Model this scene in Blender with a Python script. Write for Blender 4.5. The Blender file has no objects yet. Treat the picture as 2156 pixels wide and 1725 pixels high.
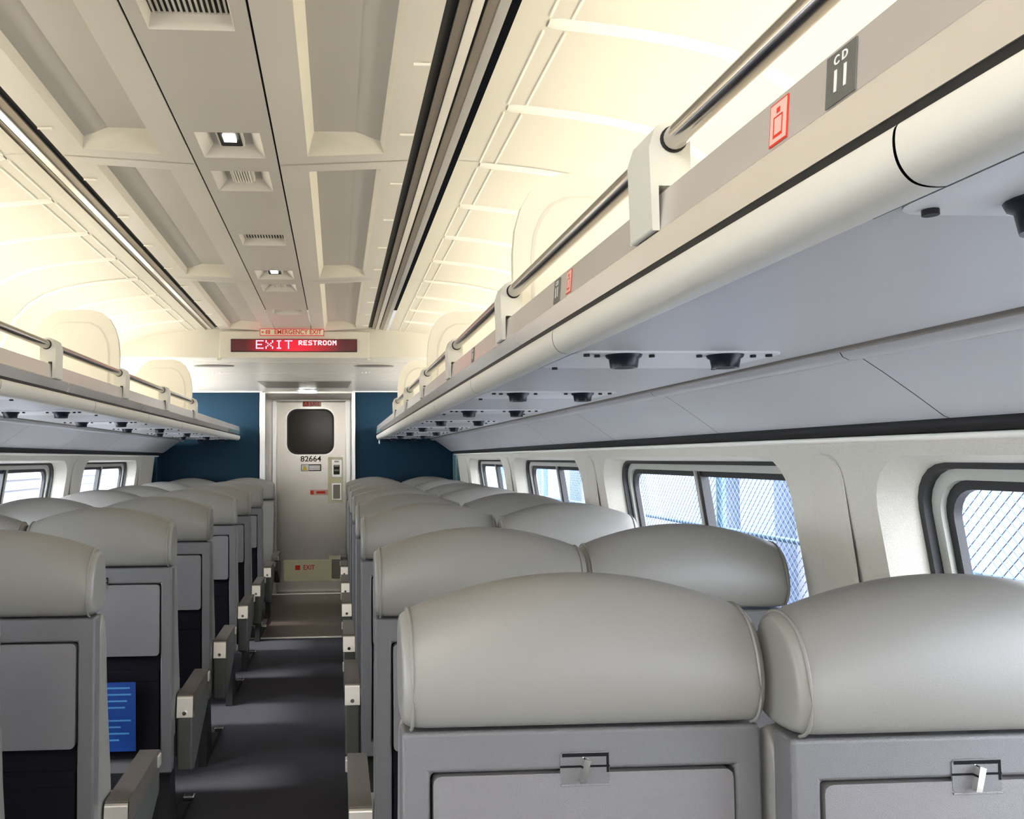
import bpy, math, random
from mathutils import Matrix, Vector, Euler
random.seed(7)
PI = math.pi
scene = bpy.context.scene
COL = scene.collection
H = 1.52          # camera height above the carpet; ZC(v) turns a height relative to the lens into a world height
C = -0.29         # centre line of the coach
def ZC(v): return H + v

# ------------------------------------------------------------------ materials
def nodes(name):
    m = bpy.data.materials.new(name); m.use_nodes = True
    nt = m.node_tree; b = nt.nodes['Principled BSDF']
    return m, nt, b
def mat(name, col, rough=0.5, metal=0.0, noise=0.0, nscale=30, bump=0.0, bscale=200, emis=None, estr=0.0, spec=None, coat=0.0, stretch=None, rvar=0.0):
    m, nt, b = nodes(name)
    b.inputs['Base Color'].default_value = (*col, 1)
    b.inputs['Roughness'].default_value = rough
    b.inputs['Metallic'].default_value = metal
    if spec is not None: b.inputs['Specular IOR Level'].default_value = spec
    if coat: b.inputs['Coat Weight'].default_value = coat; b.inputs['Coat Roughness'].default_value = 0.25
    if emis: b.inputs['Emission Color'].default_value = (*emis, 1); b.inputs['Emission Strength'].default_value = estr
    tc = nt.nodes.new('ShaderNodeTexCoord'); mp = nt.nodes.new('ShaderNodeMapping')
    nt.links.new(tc.outputs['Object'], mp.inputs['Vector'])
    if stretch: mp.inputs['Scale'].default_value = stretch
    if noise > 0 or rvar > 0:
        n = nt.nodes.new('ShaderNodeTexNoise'); n.inputs['Scale'].default_value = nscale; n.inputs['Detail'].default_value = 4
        nt.links.new(mp.outputs['Vector'], n.inputs['Vector'])
    if noise > 0:
        r = nt.nodes.new('ShaderNodeMapRange')
        r.inputs['To Min'].default_value = 1 - noise; r.inputs['To Max'].default_value = 1 + noise
        nt.links.new(n.outputs['Fac'], r.inputs['Value'])
        mx = nt.nodes.new('ShaderNodeVectorMath'); mx.operation = 'SCALE'
        mx.inputs[0].default_value = col
        nt.links.new(r.outputs['Result'], mx.inputs['Scale'])
        nt.links.new(mx.outputs['Vector'], b.inputs['Base Color'])
    if rvar > 0:
        r2 = nt.nodes.new('ShaderNodeMapRange')
        r2.inputs['To Min'].default_value = max(0.02, rough - rvar); r2.inputs['To Max'].default_value = min(1, rough + rvar)
        nt.links.new(n.outputs['Fac'], r2.inputs['Value']); nt.links.new(r2.outputs['Result'], b.inputs['Roughness'])
    if bump > 0:
        n2 = nt.nodes.new('ShaderNodeTexNoise'); n2.inputs['Scale'].default_value = bscale; n2.inputs['Detail'].default_value = 3
        nt.links.new(mp.outputs['Vector'], n2.inputs['Vector'])
        bp = nt.nodes.new('ShaderNodeBump'); bp.inputs['Strength'].default_value = bump; bp.inputs['Distance'].default_value = 0.002
        nt.links.new(n2.outputs['Fac'], bp.inputs['Height']); nt.links.new(bp.outputs['Normal'], b.inputs['Normal'])
    return m
def emit(name, col, s):
    m = bpy.data.materials.new(name); m.use_nodes = True; nt = m.node_tree
    nt.nodes.remove(nt.nodes['Principled BSDF'])
    e = nt.nodes.new('ShaderNodeEmission'); e.inputs['Color'].default_value = (*col, 1); e.inputs['Strength'].default_value = s
    nt.links.new(e.outputs[0], nt.nodes['Material Output'].inputs['Surface']); return m
def glass(name, tint=(1, 1, 1), rough=0.02, refl=1.0):
    m = bpy.data.materials.new(name); m.use_nodes = True; nt = m.node_tree
    nt.nodes.remove(nt.nodes['Principled BSDF'])
    t = nt.nodes.new('ShaderNodeBsdfTransparent'); t.inputs['Color'].default_value = (*tint, 1)
    g = nt.nodes.new('ShaderNodeBsdfGlossy'); g.inputs['Roughness'].default_value = rough
    f = nt.nodes.new('ShaderNodeFresnel'); f.inputs['IOR'].default_value = 1.45
    mu = nt.nodes.new('ShaderNodeMath'); mu.operation = 'MULTIPLY'; mu.inputs[1].default_value = refl
    mx = nt.nodes.new('ShaderNodeMixShader')
    nt.links.new(f.outputs[0], mu.inputs[0]); nt.links.new(mu.outputs[0], mx.inputs['Fac'])
    nt.links.new(t.outputs[0], mx.inputs[1]); nt.links.new(g.outputs[0], mx.inputs[2])
    nt.links.new(mx.outputs[0], nt.nodes['Material Output'].inputs['Surface']); return m

M = {}
M['leather'] = mat('grey_leather', (0.195, 0.187, 0.170), 0.42, noise=0.03, nscale=6, bump=0.08, bscale=350, spec=0.45)
M['leather_dark'] = mat('grey_leather_shaded', (0.26, 0.25, 0.235), 0.45, noise=0.03, nscale=6, bump=0.2, bscale=350)
M['piping'] = mat('piping', (0.185, 0.178, 0.162), 0.5)
M['shell'] = mat('seat_shell_plastic', (0.112, 0.110, 0.112), 0.42, noise=0.04, nscale=80, bump=0.4, bscale=900)
M['tray'] = mat('tray_plastic', (0.145, 0.138, 0.140), 0.42, noise=0.05, nscale=120, bump=0.5, bscale=900)
M['shadow_gap'] = mat('dark_gap', (0.008, 0.008, 0.009), 0.9, spec=0.1)
M['pocket'] = mat('pocket_net', (0.006, 0.006, 0.009), 0.95, spec=0.1, noise=0.3, nscale=150)
M['arm_pad'] = mat('arm_pad', (0.085, 0.073, 0.062), 0.5, noise=0.08, nscale=60, bump=0.3)
M['arm_panel'] = mat('arm_panel', (0.07, 0.073, 0.066), 0.55, noise=0.06)
M['metal_cap'] = mat('brushed_cap', (0.78, 0.74, 0.68), 0.38, metal=0.75)
M['chrome'] = mat('chrome', (0.85, 0.85, 0.85), 0.14, metal=1.0)
M['cream'] = mat('cream_plastic', (0.76, 0.735, 0.66), 0.45, noise=0.02, nscale=12)
M['cove'] = mat('cove_panel', (0.74, 0.71, 0.62), 0.5, noise=0.02, nscale=5)
M['cove_hi'] = mat('cove_edge', (0.95, 0.93, 0.85), 0.4)
M['ceil'] = mat('ceiling_panel', (0.62, 0.595, 0.555), 0.42, noise=0.03, nscale=3)
M['ceil_side'] = mat('ceiling_side_panel', (0.69, 0.66, 0.61), 0.45, noise=0.03, nscale=3)
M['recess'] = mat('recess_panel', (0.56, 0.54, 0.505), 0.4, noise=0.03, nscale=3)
M['beige_metal'] = mat('beige_metal', (0.42, 0.37, 0.31), 0.35, metal=0.6, noise=0.12, nscale=8)
M['light_metal'] = mat('light_metal', (0.72, 0.71, 0.70), 0.3, metal=0.7, noise=0.05, nscale=10)
M['black'] = mat('black_plastic', (0.008, 0.008, 0.009), 0.6)
M['under'] = mat('rack_underside', (0.60, 0.60, 0.625), 0.42, noise=0.03, nscale=4)
M['plate'] = mat('reading_plate', (0.84, 0.85, 0.87), 0.4)
M['lamp'] = mat('lamp_black', (0.008, 0.011, 0.022), 0.3)
M['fascia'] = mat('brushed_fascia', (0.62, 0.585, 0.56), 0.34, metal=0.5, noise=0.08, nscale=4, stretch=(1, 1, 1), rvar=0.08)
M['fascia_low'] = mat('brushed_fascia_lower', (0.60, 0.565, 0.54), 0.24, metal=0.6, noise=0.14, nscale=5, rvar=0.08)
M['rim'] = mat('rack_rim_cream', (0.76, 0.745, 0.68), 0.38)
M['bracket'] = mat('bracket_cream', (0.66, 0.66, 0.61), 0.42)
M['steel_rail'] = mat('steel_rail', (0.50, 0.47, 0.44), 0.17, metal=1.0)
M['wall'] = mat('wall_speckle', (0.60, 0.575, 0.505), 0.6, noise=0.22, nscale=420, bump=0.5, bscale=500)
M['oval'] = mat('pillar_cover', (0.57, 0.545, 0.475), 0.5, noise=0.12, nscale=420)
M['upper_wall'] = mat('upper_wall_panel', (0.64, 0.65, 0.685), 0.45, noise=0.03, nscale=5)
M['rubber'] = mat('window_rubber', (0.012, 0.012, 0.014), 0.5)
M['frame'] = mat('window_frame', (0.42, 0.42, 0.38), 0.5)
M['blue'] = mat('blue_bulkhead', (0.002, 0.024, 0.046), 0.6, spec=0.2, noise=0.15, nscale=250, bump=0.3)
M['steel'] = mat('door_steel', (0.50, 0.475, 0.445), 0.26, metal=0.8, noise=0.04, nscale=2.5)
M['steel_ceiling'] = mat('vestibule_ceiling', (0.82, 0.78, 0.71), 0.32, metal=0.1, noise=0.06, nscale=4, rvar=0.05)
M['steel_dark'] = mat('vestibule_hatch', (0.26, 0.24, 0.215), 0.35, metal=0.2)
M['carpet'] = mat('carpet', (0.034, 0.033, 0.042), 0.95, noise=0.35, nscale=220, bump=0.8, bscale=400)
M['vinyl'] = mat('brown_vinyl', (0.060, 0.042, 0.036), 0.42, noise=0.3, nscale=12)
M['alu'] = mat('aluminium', (0.8, 0.8, 0.8), 0.3, metal=0.9)
M['glass'] = glass('window_glass', (0.93, 0.96, 1.0), 0.02, 0.12)
M['dark_glass'] = mat('dark_glass', (0.022, 0.017, 0.013), 0.15, spec=0.12)
M['led_back'] = mat('led_back', (0.05, 0.006, 0.012), 0.2, emis=(1, 0.0, 0.04), estr=0.09)
m_, nt_, b_ = nodes('led_back'); b_.inputs['Base Color'].default_value = (0.05, 0.008, 0.014, 1); b_.inputs['Roughness'].default_value = 0.3
tc_ = nt_.nodes.new('ShaderNodeTexCoord'); sx_ = nt_.nodes.new('ShaderNodeSeparateXYZ'); ab_ = nt_.nodes.new('ShaderNodeMath'); ab_.operation = 'ABSOLUTE'
mr_ = nt_.nodes.new('ShaderNodeMapRange'); mr_.inputs['From Min'].default_value = 0.02; mr_.inputs['From Max'].default_value = 0.36; mr_.inputs['To Min'].default_value = 0.38; mr_.inputs['To Max'].default_value = 0.02
nt_.links.new(tc_.outputs['Object'], sx_.inputs[0]); nt_.links.new(sx_.outputs['X'], ab_.inputs[0]); nt_.links.new(ab_.outputs[0], mr_.inputs['Value']); nt_.links.new(mr_.outputs[0], b_.inputs['Emission Strength'])
b_.inputs['Emission Color'].default_value = (1, 0.0, 0.03, 1); M['led_back'] = m_
M['led'] = emit('led_red', (1.0, 0.10, 0.16), 5)
M['led_w'] = emit('led_pale', (1.0, 0.42, 0.45), 4)
M['red_glow'] = emit('led_glow', (1.0, 0.03, 0.05), 2)
M['orange'] = mat('orange_red_print', (0.78, 0.035, 0.008), 0.5)
M['sticker'] = mat('sticker_cream', (0.85, 0.80, 0.66), 0.4)
M['sticker_pink'] = mat('sticker_pink', (0.85, 0.55, 0.48), 0.4)
M['print'] = mat('black_print', (0.015, 0.015, 0.015), 0.6)
M['white_print'] = mat('white_print', (0.85, 0.87, 0.85), 0.5)
M['seat_plate'] = mat('seat_number_plate', (0.13, 0.13, 0.12), 0.5, noise=0.2, nscale=400)
M['yellow'] = mat('warning_yellow', (0.85, 0.65, 0.02), 0.5)
M['pale_yellow'] = mat('pale_yellow_plate', (0.86, 0.83, 0.58), 0.45)
M['blue_card'] = mat('blue_card', (0.006, 0.05, 0.26), 0.5)
M['card_print'] = mat('card_print', (0.08, 0.28, 0.55), 0.5)
M['coved_light'] = emit('cove_tube', (1.0, 0.915, 0.74), 5.0)
M['spot'] = emit('small_spot', (1.0, 0.97, 0.85), 7)
M['tealpost'] = mat('teal_post', (0.10, 0.19, 0.21), 0.4)
M['fence'] = mat('fence_wire_blue', (0.0234, 0.0715, 0.1820), 0.5)
M['fence_post'] = mat('fence_post_blue', (0.0585, 0.1105, 0.1430), 0.5)
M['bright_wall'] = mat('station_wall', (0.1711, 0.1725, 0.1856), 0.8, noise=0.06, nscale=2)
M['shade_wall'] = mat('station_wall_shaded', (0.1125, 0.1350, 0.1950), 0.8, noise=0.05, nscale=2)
M['snow'] = mat('pale_ground', (0.1680, 0.1680, 0.1750), 0.8, noise=0.05, nscale=3)
M['red_panel'] = mat('red_panel', (0.1375, 0.0275, 0.0175), 0.6)
M['pipe'] = mat('blue_grey_pipe', (0.0480, 0.0660, 0.0840), 0.5)

# ------------------------------------------------------------------ mesh builder
class MB:
    def __init__(s): s.v = []; s.f = []; s.mi = []; s.sm = []
    def add(s, vs, fs, mi=0, smooth=False):
        o = len(s.v); s.v += [tuple(p) for p in vs]
        for f in fs: s.f.append([i + o for i in f]); s.mi.append(mi); s.sm.append(smooth)
        return s
    def box(s, x0, x1, y0, y1, z0, z1, mi=0):
        vs = [(x0, y0, z0), (x1, y0, z0), (x1, y1, z0), (x0, y1, z0), (x0, y0, z1), (x1, y0, z1), (x1, y1, z1), (x0, y1, z1)]
        return s.add(vs, [(0, 3, 2, 1), (4, 5, 6, 7), (0, 1, 5, 4), (1, 2, 6, 5), (2, 3, 7, 6), (3, 0, 4, 7)], mi)
    def prism(s, poly, a0, a1, axis='x', mi=0, smooth=False):
        # poly is a 2D outline; axis x: (y,z), axis y: (x,z), axis z: (x,y)
        def P(p, a):
            return (a, p[0], p[1]) if axis == 'x' else ((p[0], a, p[1]) if axis == 'y' else (p[0], p[1], a))
        n = len(poly)
        vs = [P(p, a0) for p in poly] + [P(p, a1) for p in poly]
        s.add(vs, [list(range(n))[::-1], [n + i for i in range(n)]], mi, False)
        return s.add(vs, [(i, (i + 1) % n, n + (i + 1) % n, n + i) for i in range(n)], mi, smooth)
    def strip(s, poly, a0, a1, n=1, mi=0, smooth=True, close=False):
        # open profile (x,z) swept along y
        m = len(poly); vs = []
        for k in range(n + 1):
            a = a0 + (a1 - a0) * k / n
            vs += [(p[0], a, p[1]) for p in poly]
        fs = []
        for k in range(n):
            for i in range(m - (0 if close else 1)):
                j = (i + 1) % m
                fs.append((k * m + i, k * m + j, (k + 1) * m + j, (k + 1) * m + i))
        return s.add(vs, fs, mi, smooth)
    def tube(s, pts, r, n=12, mi=0, caps=True):
        pts = [Vector(p) for p in pts]; m = len(pts); vs = []
        rr = r if isinstance(r, (list, tuple)) else [r] * m
        for i, p in enumerate(pts):
            d = (pts[min(i + 1, m - 1)] - pts[max(i - 1, 0)]).normalized()
            a = d.cross(Vector((0, 0, 1)));
            if a.length < 0.05: a = d.cross(Vector((0, 1, 0)))
            a.normalize(); b = d.cross(a)
            for k in range(n):
                t = 2 * PI * k / n; vs.append(p + (a * math.cos(t) + b * math.sin(t)) * rr[i])
        fs = [(i * n + k, i * n + (k + 1) % n, (i + 1) * n + (k + 1) % n, (i + 1) * n + k) for i in range(m - 1) for k in range(n)]
        s.add(vs, fs, mi, True)
        if caps: s.add([vs[k] for k in range(n)], [list(range(n))[::-1]], mi); s.add([vs[(m - 1) * n + k] for k in range(n)], [list(range(n))], mi)
        return s
    def grid(s, us, vs_, keep, fmap, d0, d1, mi=0):
        # solid slab of kept cells; fmap(u,v,d)
        nu, nv = len(us) - 1, len(vs_) - 1
        idx = {}
        V = []
        def g(i, j, d):
            k = (i, j, d)
            if k not in idx: idx[k] = len(V); V.append(fmap(us[i], vs_[j], d0 if d == 0 else d1))
            return idx[k]
        K = [[keep(i, j) for j in range(nv)] for i in range(nu)]
        F = []
        for i in range(nu):
            for j in range(nv):
                if not K[i][j]: continue
                F.append((g(i, j, 0), g(i, j + 1, 0), g(i + 1, j + 1, 0), g(i + 1, j, 0)))
                F.append((g(i, j, 1), g(i + 1, j, 1), g(i + 1, j + 1, 1), g(i, j + 1, 1)))
                if i == 0 or not K[i - 1][j]: F.append((g(i, j, 0), g(i, j, 1), g(i, j + 1, 1), g(i, j + 1, 0)))
                if i == nu - 1 or not K[i + 1][j]: F.append((g(i + 1, j, 0), g(i + 1, j + 1, 0), g(i + 1, j + 1, 1), g(i + 1, j, 1)))
                if j == 0 or not K[i][j - 1]: F.append((g(i, j, 0), g(i + 1, j, 0), g(i + 1, j, 1), g(i, j, 1)))
                if j == nv - 1 or not K[i][j + 1]: F.append((g(i, j + 1, 0), g(i, j + 1, 1), g(i + 1, j + 1, 1), g(i + 1, j + 1, 0)))
        return s.add(V, F, mi)
    def build(s, name, mats, parent=None, bevel=0, seg=2, subsurf=0, solid=0, fixn=True):
        me = bpy.data.meshes.new(name); me.from_pydata(s.v, [], s.f)
        for i, p in enumerate(me.polygons): p.material_index = s.mi[i]; p.use_smooth = s.sm[i] or bevel > 0
        if not isinstance(mats, (list, tuple)): mats = [mats]
        for m in mats: me.materials.append(m)
        me.validate(); me.update()
        if fixn:
            import bmesh
            bm = bmesh.new(); bm.from_mesh(me); bmesh.ops.recalc_face_normals(bm, faces=bm.faces[:]); bm.to_mesh(me); bm.free()
        o = bpy.data.objects.new(name, me); COL.objects.link(o)
        if parent is not None: o.parent = parent
        if solid:
            md = o.modifiers.new('s', 'SOLIDIFY'); md.thickness = solid; md.offset = 0
        if bevel > 0:
            md = o.modifiers.new('b', 'BEVEL'); md.width = bevel; md.segments = seg; md.limit_method = 'ANGLE'; md.angle_limit = math.radians(40); md.harden_normals = True
        if subsurf: 
            md = o.modifiers.new('ss', 'SUBSURF'); md.levels = subsurf; md.render_levels = subsurf
        return o
def empty(name, loc=(0, 0, 0), rz=0):
    o = bpy.data.objects.new(name, None); COL.objects.link(o); o.location = loc; o.rotation_euler = (0, 0, rz); o.empty_display_size = 0.1; return o
def tag(o, label=None, cat=None, group=None, kind=None):
    if label: o['label'] = label
    if cat: o['category'] = cat
    if group: o['group'] = group
    if kind: o['kind'] = kind
    return o
def children(o): return [c for c in COL.objects if c.parent == o]
def copy_tree(o, parent=None):
    kids = children(o)
    c = o.copy(); COL.objects.link(c)
    c.parent = parent
    for k in kids: copy_tree(k, c)
    return c
def rrect(x0, x1, z0, z1, r, n=5):
    pts = []
    for cx, cz, a in ((x1 - r, z1 - r, 0), (x0 + r, z1 - r, 90), (x0 + r, z0 + r, 180), (x1 - r, z0 + r, 270)):
        for k in range(n + 1):
            t = math.radians(a + 90 * k / n); pts.append((cx + r * math.cos(t), cz + r * math.sin(t)))
    return pts
def text(body, size, loc, rot, m, name='lettering', parent=None, extr=0.0006, align='CENTER', bold=0.0, sx=1.0):
    cu = bpy.data.curves.new(name, 'FONT'); cu.body = body; cu.size = size; cu.extrude = extr
    cu.align_x = align; cu.align_y = 'CENTER'; cu.offset = bold; cu.resolution_u = 3
    tmp = bpy.data.objects.new('t', cu); COL.objects.link(tmp)
    dg = bpy.context.evaluated_depsgraph_get(); me = bpy.data.meshes.new_from_object(tmp.evaluated_get(dg))
    bpy.data.objects.remove(tmp)
    me.name = name; me.materials.clear(); me.materials.append(m)
    o = bpy.data.objects.new(name, me); COL.objects.link(o); o.location = loc; o.rotation_euler = rot; o.scale = (sx, 1, 1)
    if parent is not None: o.parent = parent
    return o
FACE_CAM = (PI / 2, 0, 0)
ORD = ['first', 'second', 'third', 'fourth', 'fifth', 'sixth', 'seventh', 'eighth', 'ninth', 'tenth', 'eleventh', 'twelfth']

Y0, Y1 = -3.3, 8.6        # back and front bulkheads

# ------------------------------------------------------------------ floor
fl = MB(); fl.box(C - 1.8, C + 1.8, Y0, 7.2, -0.05, 0.0)
fl = fl.build('floor', M['carpet']); tag(fl, kind='structure')
fv = MB(); fv.box(C - 1.8, C + 1.8, 7.2, 10.2, -0.05, 0.002)
v = fv.build('floor', M['vinyl']); tag(v, kind='structure')
for i, yy in enumerate((7.2, 9.5)):
    b = MB(); b.box(-0.86 if i == 0 else -0.74, 0.13 if i == 0 else 0.14, yy - 0.02, yy + 0.02, 0.001, 0.010)
    tag(b.build('trim_%d' % (i + 1), M['alu'], bevel=0.003), kind='structure')

# ------------------------------------------------------------------ ceiling
ZT = 0.95
P = 1.78; J0 = 0.875
ceil = MB(); ceil.box(C - 1.75, C + 1.75, Y0, 6.35, ZC(ZT) + 0.17, ZC(ZT) + 0.2)
ceil = ceil.build('ceiling', M['shadow_gap']); tag(ceil, kind='structure')
CC = -0.318                # centre line of the middle ceiling strip
# vents and lights set into the middle strip: (y0, y1, kind)
fixt = []
for k in range(-2, 4):
    j = J0 + P * k
    fixt += [(j - 0.265, j - 0.06, 'light'), (j + 0.06, j + 0.265, 'grille'), (j + 0.84, j + 1.02, 'slats')]
fixt = [f for f in fixt if f[0] > Y0 and f[1] < 6.15]
fixt = [(1.60, 1.81, 'slats') if abs(f[0] - (J0 + 0.84)) < 0.01 else f for f in fixt]
fixt.sort()
ys = [Y0]
for f in fixt: ys += [f[0], f[1]]
ys.append(6.24)
holes = set()
for i in range(len(ys) - 1):
    for f in fixt:
        if abs(ys[i] - f[0]) < 1e-6: holes.add(i)
mb = MB(); mb.grid([-0.13, -0.095, 0.095, 0.13], ys, lambda i, j: not (i == 1 and j in holes), lambda u, v, d: (CC + u, v, ZC(ZT) + d), 0, 0.006)
mb.build('centre_panel', M['ceil'], ceil)
# side panels with long recesses
def side_panel(s):
    offs = [0.136, 0.228, 0.468, 0.553]
    ys = [Y0]; hol = []
    for k in range(-3, 3):
        a = J0 + P * k + 0.07; b = J0 + P * (k + 1) - 0.07
        if a < Y0: a = Y0 + 0.05
        if b < Y0: continue
        ys += [a, b]; hol.append((a, b))
    ys.append(6.24)
    def f(u, v, d):
        return (CC + s * u, v, ZC(ZT) + d + 0.022 * max(0, (u - 0.136)) / 0.4)
    mb = MB(); mb.grid(offs, ys, lambda i, j: not (i == 1 and j % 2 == 1), f, 0, 0.006)
    mb.build('side_panel', M['ceil_side'], ceil)
    for a, b in hol:
        o0, o1 = 0.228, 0.468; q = MB()
        dz = 0.05
        top = [f(o0, a, 0), f(o1, a, 0), f(o1, b, 0), f(o0, b, 0)]
        inn = [f(o0 + 0.022, a + 0.06, dz), f(o1 - 0.012, a + 0.035, dz * 0.55), f(o1 - 0.012, b - 0.035, dz * 0.55), f(o0 + 0.022, b - 0.075, dz)]
        mid = [f(o0 + 0.15, a + 0.05, dz * 1.05), f(o0 + 0.15, b - 0.055, dz * 1.05)]
        q.add(top + inn, [(0, 1, 5, 4), (1, 2, 6, 5), (2, 3, 7, 6), (3, 0, 4, 7)], 0)
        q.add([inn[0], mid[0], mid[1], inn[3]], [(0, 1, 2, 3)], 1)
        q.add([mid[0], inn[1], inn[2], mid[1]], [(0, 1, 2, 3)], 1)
        q.add([inn[0], inn[1], mid[0]], [(0, 1, 2)], 0); q.add([inn[3], mid[1], inn[2]], [(0, 1, 2)], 0)
        q.build('recess', [M['cove'], M['recess']], ceil, fixn=False)
    # crosswise seams between the ceiling panels
    q = MB()
    for k in range(-2, 3):
        j = J0 + P * k
        p0, p1 = f(0.136, j, -0.0015), f(0.553, j, -0.0015)
        q.add([(p0[0], j - 0.003, p0[2]), (p1[0], j - 0.003, p1[2]), (p1[0], j + 0.003, p1[2]), (p0[0], j + 0.003, p0[2])], [(0, 1, 2, 3)])
    q.build('panel_seam', M['recess'], ceil)
    # little fixing clips along the outer edge
    q = MB()
    yy = 0.2
    while yy < 6.1:
        p = f(0.53, yy, 0); q.tube([(p[0] - s * 0.022, yy, p[2] - 0.004), (p[0] + s * 0.02, yy, p[2] - 0.004)], 0.004, 6); yy += 0.445
    q.build('panel_clip', M['cove_hi'], ceil)
side_panel(1); side_panel(-1)
# slotted track between the side panels and the lit cove
def track(s, side):
    t = empty('ceiling_slot_track', (0, 0, ZC(ZT)))
    z = 0.022
    q = MB(); q.box(min(CC + s * 0.55, CC + s * 0.685), max(CC + s * 0.55, CC + s * 0.685), Y0, 6.24, 0.040, 0.05); q.build('channel', M['black'], t)
    def st(a, b, z0, z1, m, nm):
        q = MB(); q.prism([(CC + s * a, z0), (CC + s * b, z0 + (z1 - z0)), (CC + s * b, z0 + (z1 - z0) + 0.006), (CC + s * a, z0 + 0.006)], Y0, 6.24, 'y'); return q.build(nm, m, t)
    st(0.583, 0.607, z + 0.006, z + 0.002, M['beige_metal'], 'metal_strip')
    st(0.609, 0.634, z - 0.004, z - 0.002, M['light_metal'], 'metal_strip')
    st(0.643, 0.666, z + 0.004, z + 0.0, M['beige_metal'], 'metal_strip')
    st(0.667, 0.690, z - 0.003, z - 0.006, M['light_metal'], 'metal_strip')
    tag(t, 'long black and metal slotted strip running down the %s side of the ceiling' % side, 'ceiling track', 'slotted ceiling strips')
track(1, 'right'); track(-1, 'left')
# lit coves: shallow arc above the racks
ARC = [(0.684, 0.968), (0.72, 0.966), (0.78, 0.962), (0.86, 0.955), (0.95, 0.945), (1.05, 0.93), (1.15, 0.908), (1.24, 0.875), (1.32, 0.825), (1.385, 0.755), (1.44, 0.66), (1.485, 0.54), (1.51, 0.40), (1.52, 0.24)]
def arc_at(u):
    for (a, za), (b, zb) in zip(ARC, ARC[1:]):
        if a <= u <= b: return za + (zb - za) * (u - a) / (b - a)
    return ARC[-1][1]
for s in (1, -1):
    q = MB(); q.strip([(C + s * u, ZC(z)) for u, z in ARC], Y0, 6.25, 6)
    q.build('cove_panel', M['cove'], ceil, fixn=False)
    q = MB()
    ribs = []
    k = 0
    y = J0 + P * -2
    while y < 6.2:
        if y > Y0: ribs.append(y)
        y += P / 4
    for y in ribs:
        pts = [(C + s * u, ZC(z) - 0.008) for u, z in ARC if u > 0.77]
        pts = [(C + s * 0.76, ZC(arc_at(0.76)) - 0.004)] + pts
        for w, dz in ((0.022, 0.0),):
            vs = []; m = len(pts)
            for (x, z) in pts:
                vs += [(x, y - w, z + 0.008), (x, y - w * 0.5, z), (x, y + w * 0.5, z), (x, y + w, z + 0.008)]
            fs = [(4 * i + a, 4 * i + a + 1, 4 * (i + 1) + a + 1, 4 * (i + 1) + a) for i in range(m - 1) for a in range(3)]
            q.add(vs, fs, 0, True)
        y2 = y + P / 4 - 0.03
        if y2 < 6.2:
            for u in (0.755, 0.805):
                z = ZC(arc_at(u))
                q.box(min(C + s * u, C + s * (u + 0.005)), max(C + s * u, C + s * (u + 0.005)), y + 0.03, y2, z - 0.005, z)
    q.build('cove_rib', M['cove_hi'], ceil, fixn=False)
    q = MB()
    for y in [J0 + P * k for k in range(-2, 4)]:
        if y > 6.2: continue
        m = [(C + s * u, ZC(z) - 0.002) for u, z in ARC if u < 1.4]
        vs = []
        for x, z in m: vs += [(x, y - 0.026, z), (x, y - 0.022, z)]
        q.add(vs, [(2 * i, 2 * i + 1, 2 * i + 3, 2 * i + 2) for i in range(len(m) - 1)])
    q.build('cove_seam', M['recess'], ceil, fixn=False)

# fixtures in the middle strip
def fixture(kind, L):
    t = empty('ceiling_vent' if kind != 'light' else 'ceiling_light')
    hw = 0.095; d = 0.030
    # sloping pan
    iw = 0.085 if kind == 'slats' else 0.062
    q = MB()
    y0, y1 = 0.0, L
    iy0, iy1 = (0.02, L * 0.80) if kind != 'slats' else (0.01, L * 0.90)
    o = [(-hw, y0, 0), (hw, y0, 0), (hw, y1, 0), (-hw, y1, 0)]
    i_ = [(-iw, iy0, d), (iw, iy0, d), (iw, iy1, d), (-iw, iy1, d)]
    q.add(o + i_, [(0, 1, 5, 4), (1, 2, 6, 5), (2, 3, 7, 6), (3, 0, 4, 7)])
    q.build('pan', M['ceil_side'], t, fixn=False)
    if kind == 'slats':
        q = MB(); q.box(-iw, iw, iy0, iy1, d, d + 0.004); q.build('backing', M['black'], t)
        n = 14; q = MB()
        for k in range(n):
            x = -iw + 2 * iw * (k + 0.5) / n
            q.box(x - 0.0024, x + 0.0024, iy0, iy1, d - 0.004, d)
        sl = q.build('slat', M['ceil_side'], t); tag(sl, kind='stuff')
    else:
        q = MB(); q.box(-iw, iw, iy0, iy1, d, d + 0.004); q.build('backing', M['recess'], t)
        w = iw * 0.62
        q = MB(); q.prism(rrect(-w, w, iy0 + 0.004, iy1 - 0.02, 0.008), d - 0.016, d, 'z'); q.build('frame', M['cove_hi'], t)
        q = MB(); q.prism(rrect(-w + 0.006, w - 0.006, iy0 + 0.006, iy1 - 0.027, 0.006), d - 0.018, d - 0.012, 'z'); q.build('backing', M['black'] if kind == 'light' else M['recess'], t)
        if kind == 'light':
            q = MB(); q.box(-0.018, 0.018, iy0 + 0.02, iy1 - 0.075, d - 0.024, d - 0.018); q.build('lamp', M['spot'], t)
        else:
            q = MB()
            for k in range(7):
                x = -w + 0.008 + (2 * w - 0.016) * (k + 0.5) / 7
                q.box(x - 0.0018, x + 0.0018, iy0 + 0.008, iy1 - 0.028, d - 0.024, d - 0.017)
            tag(q.build('slat', M['cove_hi'], t), kind='stuff')
    return t
protos = {}
cnt = {'light': 0, 'grille': 0, 'slats': 0}
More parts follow.
